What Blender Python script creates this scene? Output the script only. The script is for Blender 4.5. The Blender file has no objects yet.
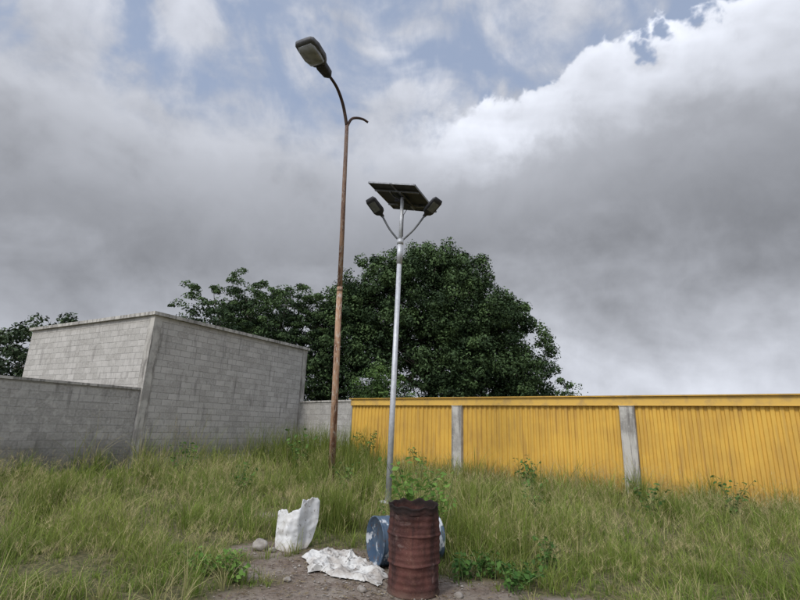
import bpy, bmesh, math, random
import numpy as np
from mathutils import Vector, Matrix, noise as mnoise
random.seed(7); rng=np.random.default_rng(11)
scene=bpy.context.scene
scene.view_settings.view_transform='Standard'
scene.view_settings.look='None'
scene.view_settings.exposure=0
COL=scene.collection

# ------------------------------------------------------------ node helpers
class NT:
    def __init__(s,nt): s.nt=nt
    def n(s,t,**k):
        x=s.nt.nodes.new(t)
        for a,b in k.items(): setattr(x,a,b)
        return x
    def put(s,sock,v):
        if v is None: return
        if isinstance(v,bpy.types.NodeSocket): s.nt.links.new(v,sock)
        elif isinstance(v,(tuple,list)) and len(v)==3 and sock.type=='RGBA': sock.default_value=(*v,1)
        else: sock.default_value=v
    def m(s,op,a,b=None,c=None,clamp=False):
        x=s.n('ShaderNodeMath',operation=op); x.use_clamp=clamp
        for i,v in enumerate((a,b,c)): s.put(x.inputs[i],v)
        return x.outputs[0]
    def mix(s,f,a,b,mode='MIX'):
        x=s.n('ShaderNodeMix',data_type='RGBA',blend_type=mode)
        s.put(x.inputs[0],f); s.put(x.inputs[6],a); s.put(x.inputs[7],b)
        return x.outputs[2]
    def noise(s,vec,scale,detail=4,rough=.55,dist=0):
        x=s.n('ShaderNodeTexNoise'); s.put(x.inputs['Vector'],vec)
        x.inputs['Scale'].default_value=scale; x.inputs['Detail'].default_value=detail
        x.inputs['Roughness'].default_value=rough; x.inputs['Distortion'].default_value=dist
        return x.outputs['Fac']
    def ss(s,v,a,b,c=0,d=1):
        x=s.n('ShaderNodeMapRange',interpolation_type='SMOOTHSTEP')
        s.put(x.inputs[0],v)
        for i,q in enumerate((a,b,c,d)): s.put(x.inputs[i+1],q)
        return x.outputs[0]
    def vscale(s,vec,sc):
        x=s.n('ShaderNodeMapping'); s.put(x.inputs[0],vec); x.inputs['Scale'].default_value=sc
        return x.outputs[0]

def new_mat(name,rough=.8,metal=0,spec=.3):
    m=bpy.data.materials.new(name); m.use_nodes=True
    nt=m.node_tree; b=nt.nodes['Principled BSDF']
    b.inputs['Roughness'].default_value=rough; b.inputs['Metallic'].default_value=metal
    b.inputs['Specular IOR Level'].default_value=spec
    return m,NT(nt),b
def obj_co(t):
    return t.n('ShaderNodeTexCoord').outputs['Object']
def bump(t,b,h,strength=.4,dist=.02):
    x=t.n('ShaderNodeBump'); x.inputs['Strength'].default_value=strength; x.inputs['Distance'].default_value=dist
    t.put(x.inputs['Height'],h); t.nt.links.new(x.outputs[0],b.inputs['Normal'])

def mat_simple(name,c1,c2,scale=6,rough=.7,metal=0,bmp=.2):
    m,t,b=new_mat(name,rough,metal)
    co=obj_co(t); n=t.noise(co,scale,4,.6)
    t.put(b.inputs['Base Color'],t.mix(t.ss(n,.35,.65),c1,c2))
    bump(t,b,n,bmp,.01)
    return m

# ------------------------------------------------------------ mesh helpers
def finish(me,name,mat,parent=None,smooth=False):
    o=bpy.data.objects.new(name,me); COL.objects.link(o)
    if mat:
        for mm in (mat if isinstance(mat,list) else [mat]): me.materials.append(mm)
    if smooth:
        me.polygons.foreach_set('use_smooth',[True]*len(me.polygons))
    if parent: o.parent=parent
    return o
def mesh_np(name,V,F,mat,cols=None,parent=None,smooth=False):
    V=np.asarray(V,dtype=np.float32); F=np.asarray(F,dtype=np.int32)
    me=bpy.data.meshes.new(name)
    me.vertices.add(len(V)); me.vertices.foreach_set('co',V.ravel())
    k=F.shape[1]
    me.loops.add(F.size); me.loops.foreach_set('vertex_index',F.ravel())
    me.polygons.add(len(F)); me.polygons.foreach_set('loop_start',np.arange(0,F.size,k,dtype=np.int32))
    me.update(calc_edges=True)
    if cols is not None:
        a=me.color_attributes.new('Col','FLOAT_COLOR','POINT')
        c=np.ones((len(V),4),dtype=np.float32); c[:,:3]=cols; a.data.foreach_set('color',c.ravel())
    return finish(me,name,mat,parent,smooth)
def mesh_py(name,V,F,mat,parent=None,smooth=False):
    me=bpy.data.meshes.new(name); me.from_pydata([tuple(v) for v in V],[],F); me.update()
    return finish(me,name,mat,parent,smooth)
def empty(name,loc=(0,0,0)):
    o=bpy.data.objects.new(name,None); COL.objects.link(o); o.location=(0,0,0); o.empty_display_size=.2
    return o
def tube_geo(pts,radii,seg=10,cap=True,V=None,F=None):
    V=[] if V is None else V; F=[] if F is None else F
    pts=[Vector(p) for p in pts]; base=len(V); n=len(pts)
    up=None
    for i,p in enumerate(pts):
        d=(pts[min(i+1,n-1)]-pts[max(i-1,0)]).normalized()
        if up is None:
            up=Vector((1,0,0)) if abs(d.x)<.8 else Vector((0,1,0))
        a=(up-d*up.dot(d)).normalized(); up=a; b=d.cross(a)
        r=radii[i] if hasattr(radii,'__len__') else radii
        for k in range(seg):
            t=2*math.pi*k/seg
            V.append(p+a*math.cos(t)*r+b*math.sin(t)*r)
    for i in range(n-1):
        for k in range(seg):
            q=base+i*seg
            F.append((q+k,q+(k+1)%seg,q+seg+(k+1)%seg,q+seg+k))
    if cap:
        F.append(tuple(base+k for k in range(seg))[::-1])
        F.append(tuple(base+(n-1)*seg+k for k in range(seg)))
    return V,F
def tube(name,pts,radii,mat,parent=None,seg=12):
    V,F=tube_geo(pts,radii,seg); return mesh_py(name,V,F,mat,parent,True)
def smooth_path(pts,n=8):
    P=[Vector(p) for p in pts]; out=[]
    for i in range(len(P)-1):
        p0=P[max(i-1,0)];p1=P[i];p2=P[i+1];p3=P[min(i+2,len(P)-1)]
        for k in range(n):
            t=k/n
            out.append(.5*((2*p1)+(p2-p0)*t+(2*p0-5*p1+4*p2-p3)*t*t+(3*p1-p0-3*p2+p3)*t**3))
    out.append(P[-1]); return out
def obox(name,c,ax,ay,az,sx,sy,sz,mat,parent=None,bev=.01):
    bm=bmesh.new(); bmesh.ops.create_cube(bm,size=1)
    M=Matrix.Identity(4)
    for i,(a,s) in enumerate(((ax,sx),(ay,sy),(az,sz))):
        a=Vector(a).normalized()*s
        M[0][i],M[1][i],M[2][i]=a
    M[0][3],M[1][3],M[2][3]=c
    bm.transform(M)
    if bev>0: bmesh.ops.bevel(bm,geom=bm.edges[:],offset=bev,segments=2,affect='EDGES')
    bmesh.ops.recalc_face_normals(bm,faces=bm.faces[:])
    me=bpy.data.meshes.new(name); bm.to_mesh(me); bm.free()
    return finish(me,name,mat,parent)
def loft(name,secs,side,up,mat,parent=None,seg=20,p=3.5):
    V=[];F=[]
    side=Vector(side).normalized(); up=Vector(up).normalized()
    for c,w,h in secs:
        for k in range(seg):
            t=2*math.pi*k/seg; cx,sy=math.cos(t),math.sin(t)
            x=math.copysign(abs(cx)**(2/p),cx)*w/2; y=math.copysign(abs(sy)**(2/p),sy)*h/2
            V.append(Vector(c)+side*x+up*y)
    n=len(secs)
    for i in range(n-1):
        for k in range(seg):
            q=i*seg; F.append((q+k,q+(k+1)%seg,q+seg+(k+1)%seg,q+seg+k))
    F.append(tuple(range(seg))[::-1]); F.append(tuple((n-1)*seg+k for k in range(seg)))
    return mesh_py(name,V,F,mat,parent,True)

# ------------------------------------------------------------ camera
cam=bpy.data.cameras.new('camera'); co=bpy.data.objects.new('camera',cam); COL.objects.link(co)
cam.sensor_width=36; cam.lens=21.15; cam.clip_end=3000
M=Matrix.Rotation(math.radians(105),4,'X')@Matrix.Rotation(math.radians(2.0),4,'Z')
M.translation=(0,0,1.7); co.matrix_world=M
scene.camera=co

# ------------------------------------------------------------ world
SUN_DIR=Vector((-.45,-.62,.80)).normalized()
el=math.asin(SUN_DIR.z)
w=bpy.data.worlds.new('World'); scene.world=w; w.use_nodes=True
t=NT(w.node_tree); bg=w.node_tree.nodes['Background']
sky=t.n('ShaderNodeTexSky',sky_type='NISHITA'); sky.sun_disc=False
sky.sun_elevation=el; sky.sun_rotation=math.atan2(SUN_DIR.x,SUN_DIR.y)
g=t.n('ShaderNodeTexCoord').outputs['Generated']
sep=t.n('ShaderNodeSeparateXYZ'); t.put(sep.inputs[0],g); X,Y,Z=sep.outputs
yy=t.m('MAXIMUM',Y,.15); A=t.m('DIVIDE',X,yy); A=t.m('MINIMUM',t.m('MAXIMUM',A,-2.),2.)
n1=t.noise(g,3.2,4,.55,.4); n2=t.noise(g,9,6,.6,.3); n3=t.noise(t.vscale(g,(1,1,2.2)),2.4,4,.55,.6)
n4=t.noise(g,5.2,4,.5,.9)
n5=t.noise(g,13,4,.5,.0); bil=t.m('SUBTRACT',.5,t.m('ABSOLUTE',t.m('MULTIPLY',t.m('SUBTRACT',n5,.5),3.)))
c1=t.m('SUBTRACT',n1,.5); c2=t.m('SUBTRACT',n2,.5); c3=t.m('SUBTRACT',n3,.5)
B=t.m('ADD',.545,t.m('MULTIPLY',t.m('MAXIMUM',t.m('ADD',A,.04),0),.20))
B=t.m('MINIMUM',B,.645)
B=t.m('ADD',B,t.m('MULTIPLY',c1,.13)); B=t.m('ADD',B,t.m('MULTIPLY',c2,.08))
B=t.m('ADD',B,t.m('MULTIPLY',bil,.05))
b=t.m('SUBTRACT',B,Z)
rightness=t.ss(A,-.10,.20)
edge=t.m('SUBTRACT',.085,t.m('MULTIPLY',rightness,.076))
mask=t.ss(t.m('DIVIDE',b,edge),-.6,1.)
tone_top=t.m('ADD',.50,t.m('MULTIPLY',rightness,.36))
tone_top=t.m('ADD',tone_top,t.m('MULTIPLY',bil,.12))
k1=t.ss(t.m('ADD',b,t.m('MULTIPLY',c2,.12)),.01,.15)
tone=t.m('ADD',t.m('MULTIPLY',tone_top,t.m('SUBTRACT',1,k1)),t.m('MULTIPLY',.45,k1))
k2=t.ss(t.m('ADD',b,t.m('MULTIPLY',c3,.35)),.08,.27)
tone=t.m('ADD',t.m('MULTIPLY',tone,t.m('SUBTRACT',1,k2)),t.m('MULTIPLY',.300,k2))
hz=t.ss(t.m('ADD',Z,t.m('MULTIPLY',c1,.12)),.38,.06)
hzv=t.m('ADD',.46,t.m('MULTIPLY',t.ss(A,.1,.42),.20))
tone=t.m('ADD',t.m('MULTIPLY',tone,t.m('SUBTRACT',1,hz)),t.m('MULTIPLY',hzv,hz))
tone=t.m('MULTIPLY',tone,t.m('ADD',1,t.m('ADD',t.m('MULTIPLY',c3,1.1),t.m('ADD',t.m('MULTIPLY',c2,.6),t.m('MULTIPLY',bil,.16)))))
def scaled(col,v):
    x=t.n('ShaderNodeVectorMath',operation='SCALE'); t.put(x.inputs[0],col if isinstance(col,bpy.types.NodeSocket) else Vector(col)); t.put(x.inputs['Scale'],v); return x.outputs[0]
bank=scaled((.945,.985,1.09),tone)
thin=t.ss(t.m('ADD',n4,t.m('MULTIPLY',c2,.5)),.36,.62)
upv=t.m('ADD',.63,t.m('MULTIPLY',c1,.9)); upv=t.m('ADD',upv,t.m('MULTIPLY',c2,.5))
upc=scaled((.95,.98,1.07),upv)
skyb=scaled(sky.outputs[0],.09)
blue=t.mix(.65,skyb,(.46,.55,.74))
upper=t.mix(t.m('MULTIPLY',thin,.85),blue,upc)
colr=t.mix(mask,upper,bank)
# extra brightness added around the veiled sun, overhead and behind camera, to lift lighting
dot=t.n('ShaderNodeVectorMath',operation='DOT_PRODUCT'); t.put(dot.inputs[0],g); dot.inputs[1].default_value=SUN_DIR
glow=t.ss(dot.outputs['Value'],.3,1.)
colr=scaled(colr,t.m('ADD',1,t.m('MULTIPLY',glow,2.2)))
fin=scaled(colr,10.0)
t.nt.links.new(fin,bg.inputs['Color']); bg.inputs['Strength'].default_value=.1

sun=bpy.data.lights.new('sun','SUN'); so=bpy.data.objects.new('sun',sun); COL.objects.link(so)
sun.energy=1.9; sun.angle=math.radians(14); sun.color=(1,.95,.86)
so.rotation_euler=SUN_DIR.to_track_quat('Z','Y').to_euler(); so.location=(-5,-6,15)

# ------------------------------------------------------------ layout helpers
def vn(x,y,s=1.,seed=0.):
    x=x*s+seed*1.7; y=y*s-seed*2.3
    return (np.sin(x*1.3+1.7*np.sin(y*.9+seed))+np.sin(y*1.7+1.3*np.sin(x*1.1))+.6*np.sin(x*3.1+y*2.3+seed)+.5*np.sin(x*4.7-y*3.9))/3.1
def ell(x,y,cx,cy,rx,ry): return ((x-cx)/rx)**2+((y-cy)/ry)**2
def bare(x,y):
    a=np.minimum(ell(x,y,-.05,5.2,1.6,1.1),ell(x,y,-.65,6.45,.80,.9))
    a=np.minimum(a,ell(x,y,-.6,2.5,3.2,2.6))
    a=np.minimum(a,ell(x,y,-1.75,7.2,.45,.45))
    a=np.minimum(a,ell(x,y,-1.5,6.3,.35,.6)+.25)
    a=np.minimum(a,ell(x,y,1.9,5.4,.6,.35)+.35)
    a=np.minimum(a,ell(x,y,-2.15,9.6,.55,.5)+.35)
    a=a+.28*vn(x,y,3.,2.)+.14*vn(x,y,9,5)
    return np.clip((1.25-a)/.5,0,1)

# ------------------------------------------------------------ ground
def axis(parts):
    return np.unique(np.concatenate(parts).round(4))
gx=axis([np.arange(-7,7,.08),-np.geomspace(7,900,40),np.geomspace(7,900,40)])
gy=axis([np.arange(2,14,.08),np.geomspace(14,900,45),2-np.geomspace(.2,700,30)])
GX,GY=np.meshgrid(gx,gy); nx,ny=len(gx),len(gy)
BR=bare(GX,GY)
GZ=.012*vn(GX,GY,2.2,1)+.006*vn(GX,GY,11,4)-.008
V=np.stack([GX,GY,GZ],-1).reshape(-1,3)
i,j=np.meshgrid(np.arange(nx-1),np.arange(ny-1)); q=(j*nx+i).ravel()
F=np.stack([q,q+1,q+nx+1,q+nx],-1)
gc=np.zeros((len(V),3)); gc[:,0]=BR.ravel()
m,t,b=new_mat('earth',.95,0,.15); co_=obj_co(t)
at=t.n('ShaderNodeAttribute',attribute_name='Col'); sp=t.n('ShaderNodeSeparateColor'); t.put(sp.inputs[0],at.outputs['Color'])
na=t.noise(co_,2.2,5,.6); nb=t.noise(co_,16,5,.7); nc=t.noise(co_,70,3,.6)
dirt=t.mix(t.ss(na,.35,.65),(.155,.118,.092),(.225,.19,.155))
dirt=t.mix(t.ss(nb,.48,.70),dirt,(.075,.056,.044)); dirt=t.mix(t.ss(nc,.6,.72),dirt,(.27,.235,.195))
under=t.mix(t.ss(nb,.4,.6),(.06,.06,.028),(.14,.12,.06))  # green-brown soil, darkened to paint in shade from the grass above
t.put(b.inputs['Base Color'],t.mix(sp.outputs[0],under,dirt))
bump(t,b,t.m('ADD',nb,t.m('MULTIPLY',nc,.5)),.8,.02)
mesh_np('ground',V,F,m,gc,smooth=True)

# ------------------------------------------------------------ vegetation materials
def mat_leaf(name,trans=.3,rough=.55,spec=.25):
    m,t,b=new_mat(name,rough,0,spec)
    at=t.n('ShaderNodeAttribute',attribute_name='Col')
    t.put(b.inputs['Base Color'],at.outputs['Color'])
    if trans>0:
        tr=t.n('ShaderNodeBsdfTranslucent'); t.put(tr.inputs['Color'],at.outputs['Color'])
        mx=t.n('ShaderNodeMixShader'); mx.inputs[0].default_value=trans
        t.nt.links.new(b.outputs[0],mx.inputs[1]); t.nt.links.new(tr.outputs[0],mx.inputs[2])
        t.nt.links.new(mx.outputs[0],t.nt.nodes['Material Output'].inputs['Surface'])
    return m
M_GRASS=mat_leaf('grass_blade',.35,.65,.15); M_LEAF=mat_leaf('tree_leaf',0,.65,.12)

# ------------------------------------------------------------ grass
DRUM=(.25,5.69)
def inside_yard(x,y):
    ok=y<np.where(x>-1.9,19.5-.787*x-.12,21-1.1*(x+1.9)-.2)
    return ok&(x>-4.78-.565*(24.5-y)+.2)
def occupied(x,y):
    o=ell(x,y,DRUM[0],DRUM[1],.31,.31)<1
    ca,sa=math.cos(math.radians(25)),math.sin(math.radians(25))
    dx,dy=x-.18,y-6.72
    o|=(np.abs(dx*ca+dy*sa)<.46)&(np.abs(-dx*sa+dy*ca)<.3)
    o|=ell(x,y,-.62,6.4,.55,.55)<1
    o|=(np.abs(x+1.36)<.26)&(np.abs(y-7.25)<.14)
    return o
def blades(x,y,h,wd,bend,az,cb,ct,S=4):
    N=len(x); T=np.linspace(0,1,S+1)
    face=az+rng.normal(0,.9,N)+math.pi/2
    out=np.zeros((N,(S+1)*2,3)); cc=np.zeros((N,(S+1)*2,3))
    for k,tt in enumerate(T):
        cx=x+np.cos(az)*bend*h*tt**2; cy=y+np.sin(az)*bend*h*tt**2
        cz=h*(tt-.38*np.minimum(bend,1.2)*tt**2.2)-.01
        ww=wd*(1-tt**1.8)*.5+.0004
        out[:,2*k,0]=cx-np.cos(face)*ww; out[:,2*k,1]=cy-np.sin(face)*ww; out[:,2*k,2]=cz
        out[:,2*k+1,0]=cx+np.cos(face)*ww; out[:,2*k+1,1]=cy+np.sin(face)*ww; out[:,2*k+1,2]=cz
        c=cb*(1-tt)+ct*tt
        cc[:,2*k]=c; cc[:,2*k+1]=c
    base=np.arange(N)[:,None]*((S+1)*2)
    Fs=[np.concatenate([base+2*k,base+2*k+1,base+2*k+3,base+2*k+2],1) for k in range(S)]
    return out.reshape(-1,3),np.stack(Fs,1).reshape(-1,4),cc.reshape(-1,3)
GV=[];GF=[];GC=[];off=0
def addg(r):
    global off
    GV.append(r[0]);GF.append(r[1]+off);GC.append(r[2]);off+=len(r[0])
GREEN=np.array([.165,.245,.042]);LIME=np.array([.345,.40,.090]);TAN=np.array([.47,.40,.205]);DARK=np.array([.07,.105,.022])
def hgt(x,y):
    h=.34+.26*vn(x,y,.9,3)+.22*vn(x,y,2.4,8)
    h=h+np.clip((y-8)/8,0,1)*.20
    dw=np.minimum(np.abs(y-(21-1.1*(x+1.9))),np.abs(x+4.78+.565*(24.5-y)))
    h=h+np.where((x<-.6)&(y>15),.75*np.exp(-(dw/2.6)**2),0)
    h=h+.35*np.exp(-ell(x,y,-2.1,14.2,1.2,1.5))
    h=h+.45*np.exp(-ell(x,y,1.7,8.0,1.3,1.2))+.30*np.exp(-ell(x,y,-1.3,8.8,1.0,.9))
    df=np.abs(y-(19.5-.787*x)); h=h+np.where(x>-1.5,.28*np.exp(-(df/1.6)**2)*(1+.8*vn(x,y,1.3,44)),0)
    h=h*(1-.5*np.exp(-ell(x,y,-2.4,9.5,.9,1.2)))
    return np.clip(h,.09,1.6)
def zone(y0,y1,nclump,per,wd,spread,hs=1.,wmul=.95):
    yy=np.sqrt(rng.uniform(y0**2,y1**2,nclump)); xx=rng.uniform(-wmul,wmul,nclump)*yy
    ok=inside_yard(xx,yy)&~occupied(xx,yy); br=bare(xx,yy)
    ok&=rng.random(nclump)>br*1.02
    dens=.58+.8*vn(xx,yy,1.7,6); ok&=rng.random(nclump)<dens+.12
    xx,yy,br=xx[ok],yy[ok],br[ok]; n=len(xx)
    hh=hgt(xx,yy)*rng.uniform(.5,1.45,n)*hs*(1-.6*br)
    tone=np.clip(.5+.6*vn(xx,yy,.8,12)+rng.normal(0,.28,n),0,1)
    dry=(rng.random(n)<.20+.22*vn(xx,yy,.6,20))
    az0=rng.uniform(0,2*math.pi,n*per); rr=np.abs(rng.normal(0,spread,n*per))
    X=np.repeat(xx,per)+np.cos(az0)*rr; Y=np.repeat(yy,per)+np.sin(az0)*rr
    az=az0+rng.normal(0,.5,n*per)
    H=np.repeat(hh,per)*rng.uniform(.4,1.2,n*per)
    bend=np.abs(rng.normal(.5,.35,n*per))+.05
    T=np.repeat(tone,per)[:,None]; D=(np.repeat(dry,per)|(rng.random(n*per)<.13))[:,None]
    ct=GREEN*(1-T)+LIME*T; ct=np.where(D,TAN,ct)*rng.uniform(.65,1.25,(n*per,1))
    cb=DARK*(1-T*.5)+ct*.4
    keep=~occupied(X,Y)&inside_yard(X,Y)
    a=[X,Y,H,np.full(n*per,wd)*rng.uniform(.6,1.4,n*per),bend,az]
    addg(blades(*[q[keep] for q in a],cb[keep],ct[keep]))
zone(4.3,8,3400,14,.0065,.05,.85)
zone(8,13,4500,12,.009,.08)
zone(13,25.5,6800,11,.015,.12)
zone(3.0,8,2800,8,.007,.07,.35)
def tall(n,cx,cy,rx,ry,h0,h1,wd=.014):
    X=rng.normal(cx,rx,n);Y=rng.normal(cy,ry,n);k=inside_yard(X,Y);X=X[k];Y=Y[k];n=len(X)
    T=rng.random((n,1)); ct=(GREEN*.75*(1-T)+LIME*.7*T)
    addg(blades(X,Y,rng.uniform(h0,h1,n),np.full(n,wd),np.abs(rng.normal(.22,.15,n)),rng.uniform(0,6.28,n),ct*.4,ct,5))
tall(1600,-2.9,20.2,1.2,.9,.8,2.0,.02); tall(700,-1.6,15.6,.7,.6,.6,1.4); tall(500,1.6,15.9,1.6,.6,.5,1.0,.016)
tall(300,.75,7.35,.28,.2,.4,.85,.008); tall(260,1.25,7.0,.35,.35,.4,.85,.008)
for k in range(26):
    yq=random.uniform(7.5,17); xq=random.uniform(-.8,.85)*yq
    if bare(np.array([xq]),np.array([yq]))[0]>.1 or abs(xq+.11)<.5: continue
    tall(random.randint(50,130),xq,yq,.13,.13,.5,random.uniform(.8,1.15),.006+.0006*yq)
def R2(c,per): return np.repeat(c,per,axis=0)
def seeds(n,y0,y1,wd,per=14,wm=.95):
    yy=np.sqrt(rng.uniform(y0**2,y1**2,n)); xx=rng.uniform(-wm,wm,n)*yy
    ok=inside_yard(xx,yy)&~occupied(xx,yy)&(bare(xx,yy)<.3)&(rng.random(n)<.5+.8*vn(xx,yy,.9,31))
    xx,yy=xx[ok],yy[ok]; n=len(xx)
    H=hgt(xx,yy)*rng.uniform(1.0,1.5,n)+.10; bd=np.abs(rng.normal(.3,.2,n)); az=rng.uniform(0,6.28,n)
    c=np.tile(TAN*1.05,(n,1))*rng.uniform(.75,1.2,(n,1))
    addg(blades(xx,yy,H,np.full(n,wd*.5),bd,az,np.tile(GREEN,(n,1)),c))
    R=lambda q:np.repeat(q,per)
    tt=rng.uniform(.70,1,n*per); h=R(H);B_=R(bd);a=R(az)
    px=R(xx)+np.cos(a)*B_*h*tt**2; py=R(yy)+np.sin(a)*B_*h*tt**2; pz=h*(tt-.38*B_*tt**2.2)
    r=blades(px*0,py*0,rng.uniform(.03,.09,n*per),np.full(n*per,wd*.55),rng.uniform(.4,1.3,n*per),rng.uniform(0,6.28,n*per),R2(c,per),R2(c,per),1)
    v=r[0].reshape(n*per,-1,3); v[:,:,0]+=px[:,None];v[:,:,1]+=py[:,None];v[:,:,2]+=pz[:,None]
    addg((v.reshape(-1,3),r[1],r[2]))
seeds(2600,5.6,9,.0035); seeds(4200,9,14,.0055); seeds(4000,14,24,.008,10)
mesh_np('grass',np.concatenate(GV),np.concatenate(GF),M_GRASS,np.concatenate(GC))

# ------------------------------------------------------------ leaves
def leaf_quads(P,size,nrm,col,asp=.5,fold=.25):
    N=len(P)
    r=rng.normal(size=(N,3)); r/=np.linalg.norm(r,axis=1,keepdims=True)
    nrm=nrm+r*.9; nrm/=np.linalg.norm(nrm,axis=1,keepdims=True)
    a=np.cross(nrm,rng.normal(size=(N,3))); a/=np.linalg.norm(a,axis=1,keepdims=True)+1e-9
    b=np.cross(nrm,a); s=size[:,None]
    v=np.stack([P-a*s*.5,P+b*s*asp*.5-a*s*.05+nrm*s*fold*.3,P+a*s*.5,P-b*s*asp*.5-a*s*.05+nrm*s*fold*.3],1)
    f=np.arange(N*4).reshape(N,4)
    return v.reshape(-1,3),f,np.repeat(col,4,axis=0)
M_BARK=mat_simple('bark',(.09,.075,.06),(.16,.14,.12),8,.95,0,.8)

def tree(name,base,trunk_h,trunk_r,blobs,ncl,per,lsize,c_dark,c_light,crad=(.45,1.1),outl=.14,flat=.75):
    e=empty(name)
    base=Vector(base)
    V=[];F=[]
    top=base+Vector((random.uniform(-.4,.4),random.uniform(-.4,.4),trunk_h))
    tp=smooth_path([base-Vector((0,0,.3)),base+Vector((.12,.1,trunk_h*.4)),top],5)
    tube_geo(tp,[trunk_r*(1.25-.55*i/(len(tp)-1)) for i in range(len(tp))],10,True,V,F)
    for bl in blobs:
        c=Vector(bl[:3]); mid=top.lerp(c,.5)+Vector((random.uniform(-.5,.5),random.uniform(-.5,.5),random.uniform(-.2,.6)))
        lp=smooth_path([top-Vector((0,0,.4)),mid,c],5)
        tube_geo(lp,[trunk_r*(.55-.42*i/(len(lp)-1)) for i in range(len(lp))],7,True,V,F)
        for _ in range(5):
            d=Vector((random.gauss(0,1),random.gauss(0,1),random.gauss(.3,.7))).normalized()
            tip=c+Vector((d.x*bl[3],d.y*bl[4],d.z*bl[5]))*.92
            sp_=smooth_path([lp[-3],c.lerp(tip,.45)+Vector((0,0,.25)),tip],4)
            tube_geo(sp_,[trunk_r*(.16-.13*i/(len(sp_)-1)) for i in range(len(sp_))],5,True,V,F)
    mesh_py('trunk_and_limbs',V,F,M_BARK,e,True)
    bl=np.array(blobs,dtype=float); area=(bl[:,3]*bl[:,5]+bl[:,4]*bl[:,5]); pr=area/area.sum()
    idx=rng.choice(len(bl),ncl,p=pr); Bk=bl[idx]
    d=rng.normal(size=(ncl,3)); d/=np.linalg.norm(d,axis=1,keepdims=True)
    rad=np.where(rng.random(ncl)<.3,rng.uniform(.3,.85,ncl),rng.uniform(.82,1.0+outl,ncl))
    Cc=Bk[:,:3]+d*Bk[:,3:6]*rad[:,None]
    cr=rng.uniform(crad[0],crad[1],ncl)*np.where(rad>1,.7,1)
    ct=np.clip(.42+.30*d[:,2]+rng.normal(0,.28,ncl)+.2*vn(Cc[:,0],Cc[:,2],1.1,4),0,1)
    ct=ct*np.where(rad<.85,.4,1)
    g=rng.normal(size=(ncl*per,3)); gl=np.linalg.norm(g,axis=1,keepdims=True); g=g/gl*rng.uniform(.2,1,(ncl*per,1))**.6
    g[:,2]*=flat
    P=np.repeat(Cc,per,0)+g*np.repeat(cr,per)[:,None]
    P[:,2]-=np.repeat(cr,per)*.12*(g[:,0]**2+g[:,1]**2)*2
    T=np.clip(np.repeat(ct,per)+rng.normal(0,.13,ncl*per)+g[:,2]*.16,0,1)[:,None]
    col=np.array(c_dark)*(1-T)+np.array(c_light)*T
    nr=g+np.array([0,0,.6]); 
    k=P[:,2]>.3
    v,f,c=leaf_quads(P[k],rng.uniform(.7,1.3,k.sum())*lsize,nr[k],col[k])
    mesh_np('crown',v,f,M_LEAF,c,e)
    return e
big=[(1.9,32,9.6,4.6,4.0,3.9),(-1.6,31,8.9,3.0,3.0,3.6),(-3.4,31,6.2,2.4,2.5,3.6),(5.0,32,8.6,3.3,3.2,3.3),(7.8,32.5,6.2,2.9,2.8,3.2),
     (9.3,32,3.8,2.4,2.5,2.4),(1.2,30.5,5.2,4.6,3.0,3.6),(5.2,30.8,4.8,3.6,2.6,3.6),(-1.0,32,11.6,1.6,1.8,1.6),(2.2,32,12.7,2.0,2.0,1.7),(4.6,32,12.0,1.6,1.8,1.6),(.2,32,12.3,1.5,1.6,1.3),
     (-3.3,31.5,9.6,1.3,1.4,1.6),(7.6,32,8.9,1.5,1.6,1.3)]
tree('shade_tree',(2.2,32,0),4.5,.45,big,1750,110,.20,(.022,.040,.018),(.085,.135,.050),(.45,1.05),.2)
left=[(-7.6,31,9.0,2.4,2.2,1.6),(-10.3,31.5,9.0,2.4,2.3,2.1),(-5.4,31,8.1,1.5,1.8,1.7),(-8.5,30.5,5.9,3.2,2.2,2.2),(-12.8,32,8.4,2.4,2.3,2.2),(-5.2,30.5,4.8,1.7,1.7,2.2),(-4.8,31,3,1.6,1.6,1.8)]
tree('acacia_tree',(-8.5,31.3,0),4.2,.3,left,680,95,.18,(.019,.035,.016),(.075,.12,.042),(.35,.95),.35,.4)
small=[(-1.2,24.8,3.4,1.1,1,1.2),(-.2,24.6,2.7,1.1,1,1.2)]
tree('sapling',(-.8,24.8,0),1.6,.07,small,110,70,.13,(.03,.06,.018),(.10,.165,.045),(.3,.6),.3)
def blobsrow(x0,x1,y,n,h0,h1):
    out=[]
    for i in range(n):
        x=x0+(x1-x0)*(i+.5)/n+random.uniform(-1,1); h=random.uniform(h0,h1)
        out.append((x,y+random.uniform(-2,2),h*.55,(x1-x0)/n*.75,3,h*.48))
    return out
tree('distant_trees',(-30,50,0),3,.4,blobsrow(-70,-14,50,12,8,12),700,70,.45,(.025,.04,.022),(.07,.10,.045),(.8,1.7),.15)

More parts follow.
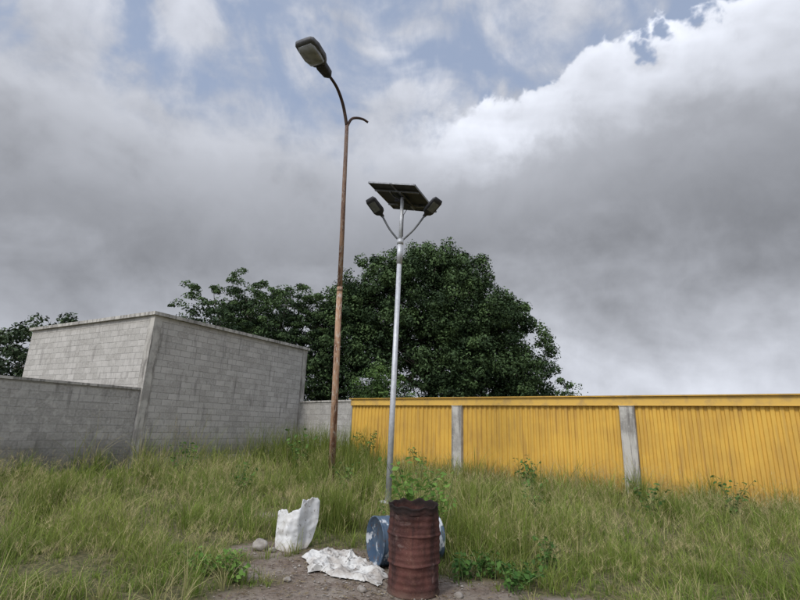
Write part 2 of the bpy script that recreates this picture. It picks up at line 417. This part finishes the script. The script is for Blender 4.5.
# ------------------------------------------------------------ block building
def mat_block(name,light=(.47,.45,.42),dark=(.33,.315,.29)):
    m,t,b=new_mat(name,.95,0,.15)
    uv=t.n('ShaderNodeUVMap').outputs[0]
    br=t.n('ShaderNodeTexBrick'); t.put(br.inputs['Vector'],uv); br.inputs['Scale'].default_value=1
    br.inputs['Brick Width'].default_value=.46; br.inputs['Row Height'].default_value=.235
    br.inputs['Mortar Size'].default_value=.014; br.inputs['Mortar Smooth'].default_value=.3
    t.put(br.inputs['Color1'],light); t.put(br.inputs['Color2'],dark); t.put(br.inputs['Mortar'],(.28,.27,.25))
    n=t.noise(uv,1.1,5,.6); n2=t.noise(uv,14,4,.65); n3=t.noise(t.vscale(uv,(2.6,.35,1)),1.6,4,.6); n4=t.noise(uv,3.1,4,.6,.4)
    c=t.mix(t.ss(n,.42,.68,0,.5),br.outputs['Color'],(.28,.265,.24))
    c=t.mix(t.ss(n2,.35,.7,0,.4),c,(.54,.52,.49))
    c=t.mix(t.ss(n4,.54,.64,0,.6),c,(.48,.46,.43))
    c=t.mix(t.ss(n3,.54,.72,0,.6),c,(.16,.15,.14))
    s=t.n('ShaderNodeSeparateXYZ'); t.put(s.inputs[0],uv)
    c=t.mix(t.ss(t.m('ADD',s.outputs[1],t.m('MULTIPLY',n,1.6)),2.1,.8,0,.8),c,(.10,.095,.08))
    t.put(b.inputs['Base Color'],c)
    bump(t,b,t.m('ADD',t.m('MULTIPLY',br.outputs['Fac'],-1.),t.m('MULTIPLY',n2,.5)),.7,.018)
    return m
M_BLOCK=mat_block('concrete_block'); 
m,t,b=new_mat('weathered_concrete',.95,0,.15); co_=obj_co(t)
n=t.noise(co_,1.8,5,.62); n2=t.noise(t.vscale(co_,(6,6,.6)),1.2,4,.6); n3=t.noise(co_,22,4,.6)
c=t.mix(t.ss(n,.4,.62),(.46,.44,.40),(.30,.285,.26)); c=t.mix(t.ss(n2,.46,.64,0,.75),c,(.13,.12,.11)); c=t.mix(t.ss(n3,.5,.8,0,.4),c,(.58,.56,.53))
t.put(b.inputs['Base Color'],c); bump(t,b,n3,.5,.01); M_CONC=m
def prism_uv(name,foot,z0,z1,mat,parent=None):
    n=len(foot); V=[(x,y,z0) for x,y in foot]+[(x,y,z1) for x,y in foot]
    F=[(i,(i+1)%n,n+(i+1)%n,n+i) for i in range(n)]+[tuple(range(n,2*n)),tuple(range(n))[::-1]]
    o=mesh_py(name,V,F,mat,parent); uvl=o.data.uv_layers.new(name='UVMap')
    acc=0;S=[0]
    for i in range(n):
        acc+=math.dist(foot[i],foot[(i+1)%n]); S.append(acc)
    li=0
    for fi,f in enumerate(F):
        for k,vi in enumerate(f):
            if fi<n: u=S[fi] if k in(0,3) else S[fi+1]; uv=(u,V[vi][2])
            else: uv=(V[vi][0],V[vi][1])
            uvl.data[li].uv=uv; li+=1
    return o
bld=empty('block_building')
Cn=Vector((-4.78,24.5)); d=Vector((-.565,-1)).normalized()
inn=Vector((d.y,-d.x)); 
if inn.x>0: inn=-inn
L=8.6
def rect(p0,p1,w0,w1):
    a=p0+inn*w0;b_=p1+inn*w0;c_=p1+inn*w1;e_=p0+inn*w1
    return [tuple(q) for q in (a,b_,c_,e_)][::-1]
prism_uv('walls',rect(Cn,Cn+d*L,0,9),-.2,5.35,M_BLOCK,bld)
prism_uv('roof_slab',rect(Cn-d*.12,Cn+d*(L+.12),-.12,9.12),5.353,5.48,M_CONC,bld)
for k,s0 in enumerate((-.03,L-.29)):
    prism_uv('column_%d'%(k+1),rect(Cn+d*s0,Cn+d*(s0+.32),-.03,.3),-.2,5.35,M_CONC,bld)
prism_uv('plinth_beam',rect(Cn+d*.30,Cn+d*(L-.3),-.015,.2),-.2,.32,M_CONC,bld)

M_BLOCK2=mat_block('boundary_block',(.38,.365,.34),(.27,.26,.24))
def bwall(p0,p1,h,side):
    bw=empty('boundary_wall')
    p0=Vector(p0);p1=Vector(p1)
    prism_uv('blockwork',[tuple(p0),tuple(p0+side*.2),tuple(p1+side*.2),tuple(p1)][::-1],-.2,h-.08,M_BLOCK2,bw)
    prism_uv('coping',[tuple(p0-side*.04),tuple(p0+side*.24),tuple(p1+side*.24),tuple(p1-side*.04)][::-1],h-.077,h,M_CONC,bw)
wl=[( -1.93,21.03),(-4.86,24.36)]
dv=(Vector(wl[1])-Vector(wl[0])).normalized(); pv=Vector((dv.y,-dv.x))
if pv.y<0: pv=-pv
bwall(wl[0],wl[1],2.74,pv)
q0=Cn+d*(L+.04)+inn*.1
bwall(q0,q0+d*22,2.7,inn)

# ------------------------------------------------------------ yellow fence
m,t,b=new_mat('yellow_painted_sheet',.6,0,.3); co_=obj_co(t)
n=t.noise(co_,1.1,4,.6); n2=t.noise(t.vscale(co_,(5,5,.35)),1.5,4,.6); n3=t.noise(co_,9,4,.65)
c=t.mix(t.ss(n,.35,.7),(.62,.375,.065),(.52,.31,.06)); c=t.mix(t.ss(n2,.48,.70,0,.6),c,(.36,.21,.06))
s=t.n('ShaderNodeSeparateXYZ'); t.put(s.inputs[0],co_)
c=t.mix(t.ss(t.m('ADD',s.outputs[2],t.m('MULTIPLY',n3,.9)),1.15,.35,0,.85),c,(.13,.085,.04))
t.put(b.inputs['Base Color'],c); bump(t,b,n3,.15,.01); M_YEL=m
m,t,b=new_mat('yellow_painted_beam',.6,0,.3); co_=obj_co(t); n=t.noise(co_,3,5,.6)
t.put(b.inputs['Base Color'],t.mix(t.ss(n,.45,.70,0,.65),(.62,.39,.085),(.38,.25,.10))); M_YB=m
fa=Vector((-1.9,21.0)); fd=Vector((6.86,-5.4)).normalized(); fn=Vector((fd.y,-fd.x))
if fn.y>0: fn=-fn
fence=empty('yellow_fence')
pil=[5.34+5.75*k for k in range(4)]
def f3(s,o,z): p=fa+fd*s+fn*o; return (p.x,p.y,z)
segs=[]; s0=.0
for k,p in enumerate(pil+[30.]):
    s1=p-.2 if k<len(pil) else 30.
    segs.append((s0,s1)); s0=p+.2
for k,(a,bb) in enumerate(segs):
    V=[];F=[];pitch=.19; s=a; prof=[(0,0),(.06,0),(.085,.035),(.165,.035)]
    ss=[]; ci=0
    while s<bb:
        if ci%5==0: jit=random.uniform(-.006,.010); jz=random.uniform(-.02,.02)
        for q,o in prof:
            if s+q<bb: ss.append((s+q,o+jit,jz))
        s+=pitch; ci+=1
    ss.append((bb,0,0))
    for q,o,z_ in ss:
        V.append(f3(q,o,.06+z_)); V.append(f3(q,o*1.0,2.50))
    for i in range(len(ss)-1): F.append((2*i,2*i+2,2*i+3,2*i+1))
    mesh_py('sheet_%d'%(k+1),V,F,M_YEL,fence)
fd3=(fd.x,fd.y,0); fn3=(fn.x,fn.y,0)
obox('top_beam',f3(15,-.02,2.63),fd3,fn3,(0,0,1),30,.26,.26,M_YB,fence,.012)
obox('top_flashing',f3(15,.0,2.778),fd3,fn3,(0,0,1),30.1,.36,.03,M_YB,fence,.006)
obox('bottom_rail',f3(15,-.05,.08),fd3,fn3,(0,0,1),30,.08,.1,mat_simple('rusty_rail',(.10,.05,.03),(.16,.09,.05),8,.9),fence,.005)
for k,p in enumerate(pil):
    obox('pillar_%d'%(k+1),f3(p,-.02,1.14),fd3,fn3,(0,0,1),.40,.34,2.70,M_CONC,fence,.015)

# ------------------------------------------------------------ old street lamp
lamp=empty('street_lamp')
m,t,b=new_mat('rusted_painted_steel',.85,.1,.3); co_=obj_co(t)
s=t.n('ShaderNodeSeparateXYZ'); t.put(s.inputs[0],co_)
n=t.noise(t.vscale(co_,(3,3,.7)),2.2,5,.65); n2=t.noise(t.vscale(co_,(6,6,2)),3,5,.7)
c=t.mix(t.ss(n,.42,.58),(.34,.21,.13),(.15,.075,.045))
c=t.mix(t.ss(n2,.52,.62,0,.85),c,(.44,.38,.32))
c=t.mix(t.ss(s.outputs[2],5.,11.5,0,.72),c,(.075,.05,.042))
c=t.mix(t.ss(s.outputs[2],1.3,.2,0,.8),c,(.10,.05,.03))
t.put(b.inputs['Base Color'],c); bump(t,b,n2,.4,.01); M_RUSTP=m
bx,by=-1.85,14.87; jx,jy,jz=-2.15,14.87,12.2
def at_h(z): k=z/12.2; return (bx+(jx-bx)*k,by,z)
tube('lower_shaft',[at_h(-.2),at_h(3),at_h(6.0)],[.105,.102,.093],M_RUSTP,lamp,16)
tube('joint_collar',[at_h(5.9),at_h(6.05)],[.099,.095],M_RUSTP,lamp,16)
tube('upper_shaft',[at_h(6.0),at_h(9),at_h(12.2)],[.084,.077,.066],M_RUSTP,lamp,16)
tube('base_plate',[at_h(-.05),at_h(.05)],[.24,.24],M_RUSTP,lamp,16)
arm=smooth_path([(-2.15,14.87,12.15),(-2.30,14.6,12.82),(-2.48,14.1,13.14),(-2.70,13.6,13.22),(-2.80,13.4,13.22)],6)
M_DK=mat_simple('dark_rusted_steel',(.055,.04,.035),(.10,.06,.045),6,.8,.2)
tube('lamp_arm',arm,[.062-.018*i/len(arm) for i in range(len(arm))],M_DK,lamp,12)
stub=smooth_path([(-2.15,14.87,12.1),(-2.03,14.95,12.48),(-1.87,15.1,12.67),(-1.62,15.2,12.70),(-1.43,15.3,12.64)],6)
tube('broken_arm',stub,[.052-.01*i/len(stub) for i in range(len(stub))],M_DK,lamp,12)
P3=Vector((-2.68,13.66,13.22)); E=Vector((-3.36,12.15,13.30)); ax=(E-P3).normalized(); Lh=(E-P3).length
sd=ax.cross(Vector((0,0,1))).normalized(); upv_=sd.cross(ax)
M_HEAD=mat_simple('lamp_housing_grey',(.07,.07,.075),(.12,.12,.125),5,.6,.2)
M_HDK=mat_simple('lamp_gear_box_dark',(.03,.03,.033),(.055,.055,.057),5,.6,.2)
loft('gear_housing',[(P3+ax*s,w_,h_) for s,w_,h_ in ((0,.12,.12),(.06,.2,.18),(.14,.32,.26),(.52,.38,.30),(.58,.36,.26))],sd,upv_,M_HDK,lamp)
loft('lamp_head',[(P3+ax*s+upv_*u_,w_,h_) for s,w_,h_,u_ in ((.56,.36,.20,.02),(.62,.52,.26,.03),(.8,.68,.29,.04),(1.25,.76,.28,.04),(1.52,.70,.22,.03),(1.60,.58,.13,.03))],sd,upv_,M_HEAD,lamp,24,4.5)
m,t,b=new_mat('lamp_diffuser',.25,0,.5); co_=obj_co(t); n=t.noise(co_,5,4,.6)
t.put(b.inputs['Base Color'],t.mix(t.ss(n,.3,.7),(.30,.305,.31),(.19,.19,.19))); M_DIF=m
loft('diffuser_bowl',[(P3+ax*s-upv_*u_,w_,h_) for s,w_,h_,u_ in ((.70,.42,.10,.07),(.76,.54,.20,.09),(1.05,.62,.26,.11),(1.34,.60,.22,.10),(1.50,.48,.10,.07))],sd,upv_,M_DIF,lamp,24,3.6)
obox('latch',P3+ax*.60-upv_*.10,ax,sd,upv_,.05,.2,.06,M_HDK,lamp,.01)

# ------------------------------------------------------------ solar street lamp
sol=empty('solar_street_lamp')
m,t,b=new_mat('galvanised_steel',.5,.3,.35); co_=obj_co(t); n=t.noise(co_,12,4,.6); n2=t.noise(t.vscale(co_,(4,4,.5)),2,4,.6)
c=t.mix(t.ss(n,.35,.65),(.40,.41,.43),(.50,.51,.53)); c=t.mix(t.ss(n2,.48,.75,0,.6),c,(.27,.265,.26))
t.put(b.inputs['Base Color'],c); M_GAL=m
M_BLK=mat_simple('black_powder_coat',(.028,.028,.032),(.045,.045,.05),6,.5,.1)
M_ARM=mat_simple('grey_arm_steel',(.09,.095,.10),(.13,.135,.14),9,.5,.3)
M_LED=mat_simple('led_glass',(.12,.125,.12),(.17,.17,.16),9,.2)
def sp(z): k=z/7.4; return (-.11+.075*k,11.5,z)
tube('lower_pole',[sp(-.2),sp(2),sp(5.9)],[.070,.068,.060],M_GAL,sol,20)
tube('sleeve',[sp(5.75),sp(6.3)],[.075,.075],M_GAL,sol,20)
tube('upper_pole',[sp(6.3),sp(7.62)],[.048,.048],M_GAL,sol,16)
tube('base_flange',[sp(0),sp(.04)],[.2,.2],M_GAL,sol,20)
tube('arm_clamp',[sp(6.28),sp(6.42)],[.085,.085],M_GAL,sol,20)
for nm,sx,tip,tipL in (('left',-1,(-.56,11.5,7.1),(-.88,11.2,7.40)),('right',1,(.59,11.5,7.15),(.92,11.2,7.46))):
    c0=Vector(sp(6.35)); T=Vector(tip); P=smooth_path([c0,c0.lerp(T,.5)+Vector((sx*.03,0,-.03)),T],5)
    tube('lamp_arm_'+nm,P,.026,M_ARM,sol,10)
    TL=Vector(tipL); a=(TL-T).normalized(); s_=a.cross(Vector((0,.35,1))).normalized(); u_=s_.cross(a)
    if u_.z<0: u_=-u_
    T0=T-a*.06
    loft('led_head_'+nm,[(T0+a*s,w_,h_) for s,w_,h_ in ((0,.07,.07),(.08,.09,.08),(.13,.24,.11),(.2,.31,.12),(.54,.31,.09),(.62,.24,.05))],s_,u_,M_BLK,sol,16,4)
    for k in range(5):
        obox('cooling_fin_%s_%d'%(nm,k+1),T0+a*.33+s_*(-.08+.04*k)+u_*.065,a,s_,u_,.26,.008,.035,M_BLK,sol,.0)
    obox('led_window_'+nm,T0+a*.36-u_*.054,a,s_,u_,.27,.19,.012,M_LED,sol,.003)
Ap=Vector((-1.0,11.4,8.02));Bp=Vector((.23,10.8,7.66));Cp=Vector((.99,12.2,7.59));
ab=(Bp-Ap); nrm=ab.cross(Cp-Bp).normalized()
if nrm.z<0: nrm=-nrm
e1=ab.normalized(); e2=nrm.cross(e1).normalized()
if e2.y<0: e2=-e2
ctr=(Ap+Cp)/2; W=1.42; D_=1.58
m,t,b=new_mat('solar_cells',.12,0,.6); co_=obj_co(t); br=t.n('ShaderNodeTexBrick'); t.put(br.inputs['Vector'],co_); br.inputs['Scale'].default_value=1
br.offset=0; br.inputs['Brick Width'].default_value=.156; br.inputs['Row Height'].default_value=.156; br.inputs['Mortar Size'].default_value=.003
t.put(br.inputs['Color1'],(.012,.016,.045)); t.put(br.inputs['Color2'],(.016,.02,.055)); t.put(br.inputs['Mortar'],(.25,.27,.3)); t.put(b.inputs['Base Color'],br.outputs['Color']); M_CELL=m
M_BACK=mat_simple('panel_backsheet',(.030,.032,.038),(.05,.052,.06),4,.5,0,.05)
M_FRM=mat_simple('aluminium_frame',(.16,.165,.175),(.24,.245,.255),9,.4,.5)
for k in (0,1):
    c=ctr+e1*((k-.5)*(W/2+.012))
    w2=W/2-.012
    obox('panel_laminate_%d'%(k+1),c,e1,e2,nrm,w2-.02,D_-.02,.012,M_BACK,sol,0)
    obox('panel_cells_%d'%(k+1),c+nrm*.010,e1,e2,nrm,w2-.03,D_-.03,.004,M_CELL,sol,0)
    for sgn in(-1,1):
        obox('frame_side_%d'%(k*4+sgn+2),c+e1*sgn*(w2/2-.008)-nrm*.01,e1,e2,nrm,.022,D_,.045,M_FRM,sol,.002)
        obox('frame_end_%d'%(k*4+sgn+2),c+e2*sgn*(D_/2-.009)-nrm*.0102,e1,e2,nrm,w2-.05,.02,.044,M_FRM,sol,.002)
    obox('junction_box_%d'%(k+1),c+e2*.45-nrm*.025,e1,e2,nrm,.13,.1,.03,M_BLK,sol,.004)
for s_ in(-.42,.42):
    obox('rail_%d'%(1 if s_<0 else 2),ctr+e2*s_-nrm*.055,e1,e2,nrm,W*.96,.045,.04,M_FRM,sol,.003)
for s_ in(-.16,.16):
    obox('cross_rail_%d'%(1 if s_<0 else 2),ctr+e1*s_-nrm*.097,e1,e2,nrm,.045,.96,.04,M_FRM,sol,.003)
top=Vector(sp(7.5))
for s_,r_ in((-.16,-.3),(.16,-.3),(-.16,.3),(.16,.3)):
    tube('bracket_%d'%int(10+s_*10+r_*10),[top,ctr+e1*s_+e2*r_-nrm*.11],.016,M_BLK,sol,6)
obox('battery_box',ctr-nrm*.17+e2*.05,e1,e2,nrm,.3,.42,.1,M_BLK,sol,.01)
cb_=smooth_path([ctr+e2*.45-nrm*.04,ctr+e2*.3-nrm*.35,Vector(sp(7.05))+Vector((.05,0,0)),Vector(sp(6.5))+Vector((.06,-.02,0))],6)
tube('cable',cb_,.009,M_BLK,sol,6)

# ------------------------------------------------------------ drums
def revolve(name,prof,mat,seg=72,fn=None,parent=None):
    V=[];F=[]
    for (r,z) in prof:
        for k in range(seg):
            a=2*math.pi*k/seg; v=Vector((r*math.cos(a),r*math.sin(a),z))
            if fn: v=fn(v,a,r,z)
            V.append(v)
    for i in range(len(prof)-1):
        for k in range(seg): q=i*seg; F.append((q+k,q+(k+1)%seg,q+seg+(k+1)%seg,q+seg+k))
    o=mesh_py(name,V,F,mat,parent,True); return o
def drum_prof(R,H,closed):
    P=[(0.001,.02),(R*.93,.02),(R*.965,.0),(R*1.02,.0),(R*1.03,.012),(R*1.0,.028)]
    n=88
    for i in range(1,n):
        z=.028+(H-.056)*i/n; f=z/H; r=R
        for c in(.345,.665): r+=.016*math.exp(-((f-c)/.014)**2)
        r+=.0026*math.sin(f*math.pi*2*13)*(1 if (.06<f<.30 or .70<f<.94 or .40<f<.61) else .3)
        P.append((r,z))
    P+=[(R,H-.028),(R*1.03,H-.012),(R*1.025,H)]
    if closed: P+=[(R*.97,H),(R*.955,H-.022),(.001,H-.022)]
    else: P+=[(R*.99,H),(R*.975,H-.02)]+[(R*.975,H*k) for k in(.8,.5,.2)]+[(R*.9,.1),(.001,.12)]
    return P
m,t,b=new_mat('rusted_drum_steel',.9,.1,.2); co_=obj_co(t)
n=t.noise(co_,2.6,5,.62,.4); n2=t.noise(co_,14,5,.7); n3=t.noise(t.vscale(co_,(5,5,.7)),2,4,.6); n4=t.noise(co_,60,3,.6); n5_=t.noise(co_,5.5,4,.6,.6)
s=t.n('ShaderNodeSeparateXYZ'); t.put(s.inputs[0],co_)
c=t.mix(t.ss(n,.38,.62),(.105,.044,.036),(.060,.028,.025))
c=t.mix(t.ss(n2,.5,.7,0,.7),c,(.14,.072,.053)); c=t.mix(t.ss(n3,.48,.66,0,.75),c,(.038,.022,.021)); c=t.mix(t.ss(n4,.6,.75,0,.5),c,(.18,.125,.10))
c=t.mix(t.ss(n5_,.60,.68,0,.5),c,(.18,.13,.115))
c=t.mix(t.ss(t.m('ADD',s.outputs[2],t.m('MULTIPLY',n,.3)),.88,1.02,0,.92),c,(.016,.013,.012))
c=t.mix(t.ss(t.m('ADD',s.outputs[2],t.m('MULTIPLY',n2,.2)),.20,.08,0,.6),c,(.15,.105,.08))
t.put(b.inputs['Base Color'],c); bump(t,b,t.m('ADD',n2,t.m('MULTIPLY',n4,.4)),.7,.012); M_DRUM=m
def dent(v,a,r,z):
    k=min(1,z/.15)
    q=mnoise.noise(Vector((math.cos(a)*1.6,math.sin(a)*1.6,z*2.6+3)))*.034*k
    q+=mnoise.noise(Vector((math.cos(a)*4,math.sin(a)*4,z*7+9)))*.010*k
    if r>.2: v.x+=q*math.cos(a); v.y+=q*math.sin(a)
    if z>.80 and r>.2: v.z+=mnoise.noise(Vector((math.cos(a)*3.2,math.sin(a)*3.2,5)))*.03
    return v
dr=revolve('rusty_oil_drum',drum_prof(.276,.875,False),M_DRUM,120,dent)
dr.location=(DRUM[0],DRUM[1],-.005); dr.rotation_euler=(math.radians(.5),math.radians(-1.2),.6)
m,t,b=new_mat('worn_blue_drum',.65,.05,.3); co_=obj_co(t)
n=t.noise(co_,3.4,5,.6,.4); n2=t.noise(co_,15,5,.7)
c=t.mix(t.ss(n,.40,.56),(.030,.058,.10),(.065,.098,.14)); c=t.mix(t.ss(n2,.54,.66,0,.9),c,(.085,.055,.045))
c=t.mix(t.ss(t.noise(co_,4.6,4,.55,.2),.54,.60,0,.9),c,(.46,.48,.50))
t.put(b.inputs['Base Color'],c); bump(t,b,n2,.3,.01); M_BLUE=m
bd=revolve('blue_oil_drum',drum_prof(.285,.87,True),M_BLUE,72,None)
ang=math.radians(25)
axd=Vector((math.cos(ang),math.sin(ang),0)) 
R=(-axd).to_track_quat('Z','Y').to_matrix().to_4x4()
cb=Vector((.18,6.72,.285))
Mx=R@Matrix.Rotation(1.1,4,'Z'); Mx.translation=cb+axd*.435; bd.matrix_world=Mx

# ------------------------------------------------------------ broken white container
def pl(x,pts):
    for (a,b_),(c_,d_) in zip(pts,pts[1:]):
        if a<=x<=c_: return b_+(d_-b_)*(x-a)/(c_-a+1e-9)
    return pts[-1][1]
topo=[(0,.47),(.05,.50),(.13,.51),(.17,.46),(.23,.50),(.30,.515),(.335,.54),(.350,.64),(.40,.62),(.46,.655),(.53,.64),(.56,.60)]
boto=[(0,.10),(.03,.01),(.2,.0),(.45,.0),(.50,.09),(.53,.22),(.56,.34)]
V=[];F=[];nu,nv=72,44
for i in range(nu+1):
    x=.56*i/nu
    a=pl(x,boto);c_=pl(x,topo)+.014*mnoise.noise(Vector((x*45,1,0)))
    for j in range(nv+1):
        z=a+(c_-a)*j/nv
        y=-.13*math.sin(math.pi*min(1,x/.42))+ (.18*max(0,(x-.33))/.23) -.05*max(0,.12-z)/.12
        y+=.04*mnoise.noise(Vector((x*5,z*5,3)))+.018*mnoise.noise(Vector((x*14,z*14,7)))+.14*z
        V.append((x-.28,y,z))
for i in range(nu):
    for j in range(nv): q=i*(nv+1)+j; F.append((q,q+nv+1,q+nv+2,q+1))
m,t,b=new_mat('dirty_white_plastic',.5,0,.4); co_=obj_co(t); n=t.noise(co_,5,5,.65); n2=t.noise(co_,18,4,.6)
s=t.n('ShaderNodeSeparateXYZ'); t.put(s.inputs[0],co_)
c=t.mix(t.ss(n,.44,.70,0,.75),(.60,.60,.59),(.38,.36,.32)); c=t.mix(t.ss(n2,.58,.68,0,.75),c,(.18,.155,.13))
c=t.mix(t.ss(t.m('ADD',s.outputs[2],t.m('MULTIPLY',n,.25)),.30,.10,0,.75),c,(.24,.20,.15))
t.put(b.inputs['Base Color'],c); M_WH=m
bc=mesh_py('broken_plastic_container',V,F,M_WH,None,True); bc.location=(-1.36,7.25,-.01)
md=bc.modifiers.new('t','SOLIDIFY'); md.thickness=.012

# ------------------------------------------------------------ crumpled sack
out=[(-1.17,6.87),(-.98,7.05),(-.84,7.18),(-.54,7.12),(-.42,6.85),(-.285,6.57),(-.07,6.33),(-.03,6.1),(-.126,5.72),(-.24,5.90),(-.39,5.92),(-.685,6.05),(-.82,6.22),(-.98,6.15),(-1.02,6.45)]
cx=sum(p[0] for p in out)/len(out); cy=sum(p[1] for p in out)/len(out)
na_,nr_=240,64; V=[];F=[]
n_=len(out)
def ring(th):
    f=th*n_; i=int(f)%n_; k=f-int(f); a=out[i];b_=out[(i+1)%n_]; return a[0]+(b_[0]-a[0])*k,a[1]+(b_[1]-a[1])*k
for a in range(na_):
    ex,ey=ring(a/na_); jit=1+.16*mnoise.noise(Vector((math.cos(a*2*math.pi/na_)*5,math.sin(a*2*math.pi/na_)*5,2)))
    for r in range(nr_):
        k=(r+.001)/(nr_-1)*jit; x=cx+(ex-cx)*k; y=cy+(ey-cy)*k
        p=Vector((x,y,0)); 
        rid=(1-abs(mnoise.noise(p*3.2+Vector((5,1,0)))*2))**2*.050+(1-abs(mnoise.noise(p*7.5+Vector((1,9,4)))*2))**2*.026+(1-abs(mnoise.noise(p*17))*2)*.012
        ed=min(1,(1-(r/(nr_-1)))*6+.12)
        V.append((x+.02*mnoise.noise(p*8),y+.02*mnoise.noise(p*8+Vector((3,3,3))),.004+rid*ed*1.1))
for a in range(na_):
    b2=(a+1)%na_
    for r in range(nr_-1): F.append((a*nr_+r,a*nr_+r+1,b2*nr_+r+1,b2*nr_+r))
m,t,b=new_mat('white_woven_sack',.6,0,.25); co_=obj_co(t); n=t.noise(co_,3.5,5,.65); n2=t.noise(co_,12,5,.65)
c=t.mix(t.ss(n,.40,.64,0,.85),(.53,.52,.49),(.28,.245,.21)); c=t.mix(t.ss(n2,.54,.66,0,.85),c,(.10,.08,.065))
t.put(b.inputs['Base Color'],c); bump(t,b,n2,.3,.01)
mesh_py('plastic_sack',V,F,m,None,True)

# ------------------------------------------------------------ stones and litter
M_ST=mat_simple('stone',(.20,.175,.15),(.30,.275,.245),9,.95,0,.6)
def stone(name,loc,s,sq=.7):
    bm=bmesh.new(); bmesh.ops.create_icosphere(bm,subdivisions=3,radius=s)
    o=Vector((random.random()*50,0,0))
    for v in bm.verts:
        v.co*=1+.45*mnoise.noise(v.co/s*.9+o)+.15*mnoise.noise(v.co/s*2.5+o); v.co.z*=sq
    me=bpy.data.meshes.new(name); bm.to_mesh(me); bm.free(); ob=finish(me,name,M_ST,None,True); ob.location=loc; ob.rotation_euler=(0,0,random.random()*6)
    return ob
stone('stone',(-1.82,7.15,.05),.10)
stone('stone',(-.30,5.62,.01),.05); stone('stone',(-1.62,7.05,.02),.05); stone('stone',(.72,5.55,.01),.045); stone('stone',(-1.15,5.9,.0),.04)
V=[];F=[]
for _ in range(900):
    x=random.gauss(-.3,1.);y=random.uniform(4.6,7.2)
    if bare(np.array([x]),np.array([y]))[0]<.3: continue
    s_=random.uniform(.004,.016)*(1.8 if random.random()<.06 else 1); o=len(V)
    pts=[(1,0,0),(0,1,0),(-1,0,0),(0,-1,0),(0,0,.8),(0,0,-.8)]
    a=random.random()*6
    for p in pts:
        k=s_*random.uniform(.7,1.3); V.append((x+k*(p[0]*math.cos(a)-p[1]*math.sin(a)),y+k*(p[0]*math.sin(a)+p[1]*math.cos(a)),k*p[2]*.7+.002))
    for f in ((0,1,4),(1,2,4),(2,3,4),(3,0,4),(1,0,5),(2,1,5),(3,2,5),(0,3,5)): F.append(tuple(o+q for q in f))
mesh_py('gravel',V,F,M_ST)
n=2000; xx=rng.normal(-.3,1.,n); yy=rng.uniform(4.6,7.4,n); k=(bare(xx,yy)>.15)&~(ell(xx,yy,DRUM[0],DRUM[1],.3,.3)<1); xx,yy=xx[k],yy[k]; n=len(xx)
P=np.stack([xx,yy,rng.uniform(.004,.016,n)],1); T=rng.random((n,1))
v,f,c=leaf_quads(P,rng.uniform(.02,.075,n),np.tile([0,0,3.],(n,1)),np.array([.10,.065,.04])*(1-T)+np.array([.32,.26,.16])*T,.28,.3)
mesh_np('dead_leaves',v,f,M_GRASS,c)

# ------------------------------------------------------------ broad-leaved weeds
M_STEM=mat_simple('weed_stem',(.08,.12,.04),(.12,.15,.05),8)
def weed(name,x,y,h,nst,ls,spread,c0=(.09,.19,.035),c1=(.22,.36,.08),lps=12):
    e=empty(name); V=[];F=[];P=[];S=[];Nn=[]
    for i in range(nst):
        a=random.random()*6.28; hh=h*random.uniform(.55,1.05); sp_=spread*random.uniform(.3,1)
        b0=Vector((x+random.gauss(0,.05),y+random.gauss(0,.05),-.02)); tip=b0+Vector((math.cos(a)*sp_,math.sin(a)*sp_,hh))
        path=smooth_path([b0,b0.lerp(tip,.5)+Vector((-math.cos(a)*sp_*.15,-math.sin(a)*sp_*.15,hh*.06)),tip],5)
        tube_geo(path,[.007*(1-.7*k/len(path)) for k in range(len(path))],5,True,V,F)
        for k in range(lps):
            tt=.25+.75*(k+random.random())/lps; p=path[min(len(path)-1,int(tt*(len(path)-1)))]
            aa=random.random()*6.28; rr=ls*random.uniform(.3,.9)
            P.append(p+Vector((math.cos(aa)*rr,math.sin(aa)*rr,random.uniform(-.3,.4)*ls))); S.append(ls*random.uniform(.6,1.25)); Nn.append((math.cos(aa)*.5,math.sin(aa)*.5,1.3))
    mesh_py('stems',V,F,M_STEM,e,True)
    P=np.array([tuple(p) for p in P]);T=rng.random((len(P),1)); col=np.array(c0)*(1-T)+np.array(c1)*T
    v,f,c=leaf_quads(P,np.array(S),np.array(Nn),col,.62,.3)
    mesh_np('leaves',v,f,M_GRASS,c,e)
weed('leafy_weed',.34,7.75,1.28,18,.12,.55,lps=13)
weed('leafy_weed',.72,7.6,1.05,13,.11,.42,lps=12)
DG=((.04,.10,.022),(.11,.21,.045))
for (x_,y_,h_,n_s,l_,s_) in ((1.15,6.2,.34,9,.085,.3),(.85,6.1,.26,8,.075,.28),(1.55,6.05,.3,9,.08,.32),(1.35,5.75,.24,8,.07,.3),(2.0,6.6,.4,9,.08,.34)):
    weed('leafy_weed',x_,y_,h_,n_s,l_,s_,*DG)
for (x_,y_,h_,n_s,l_,s_) in ((-2.05,6.0,.28,8,.07,.3),(-1.7,5.75,.34,9,.07,.3),(-.05,7.45,.6,7,.07,.25)):
    weed('leafy_weed',x_,y_,h_,n_s,l_,s_)
for (x_,y_,h_,n_s,l_,s_) in ((2.7,9.6,.85,10,.09,.4),(-3.4,11.2,.8,10,.09,.45),(3.4,12.6,1.0,12,.11,.5),(-1.2,12.6,.9,10,.1,.4),(5.2,10.2,.9,10,.1,.45),(-3.3,16.8,1.5,14,.14,.6),(.9,16.9,1.1,12,.12,.5),(-5.6,13.4,1.1,12,.12,.5),(7.2,10.6,.9,10,.1,.5),(-1.2,19.6,1.5,14,.14,.6),(3.9,14.9,1.0,10,.12,.5)):
    weed('leafy_weed',x_,y_,h_,n_s,l_,s_,(.05,.11,.025),(.14,.24,.055),11)
print('verts grass',off)
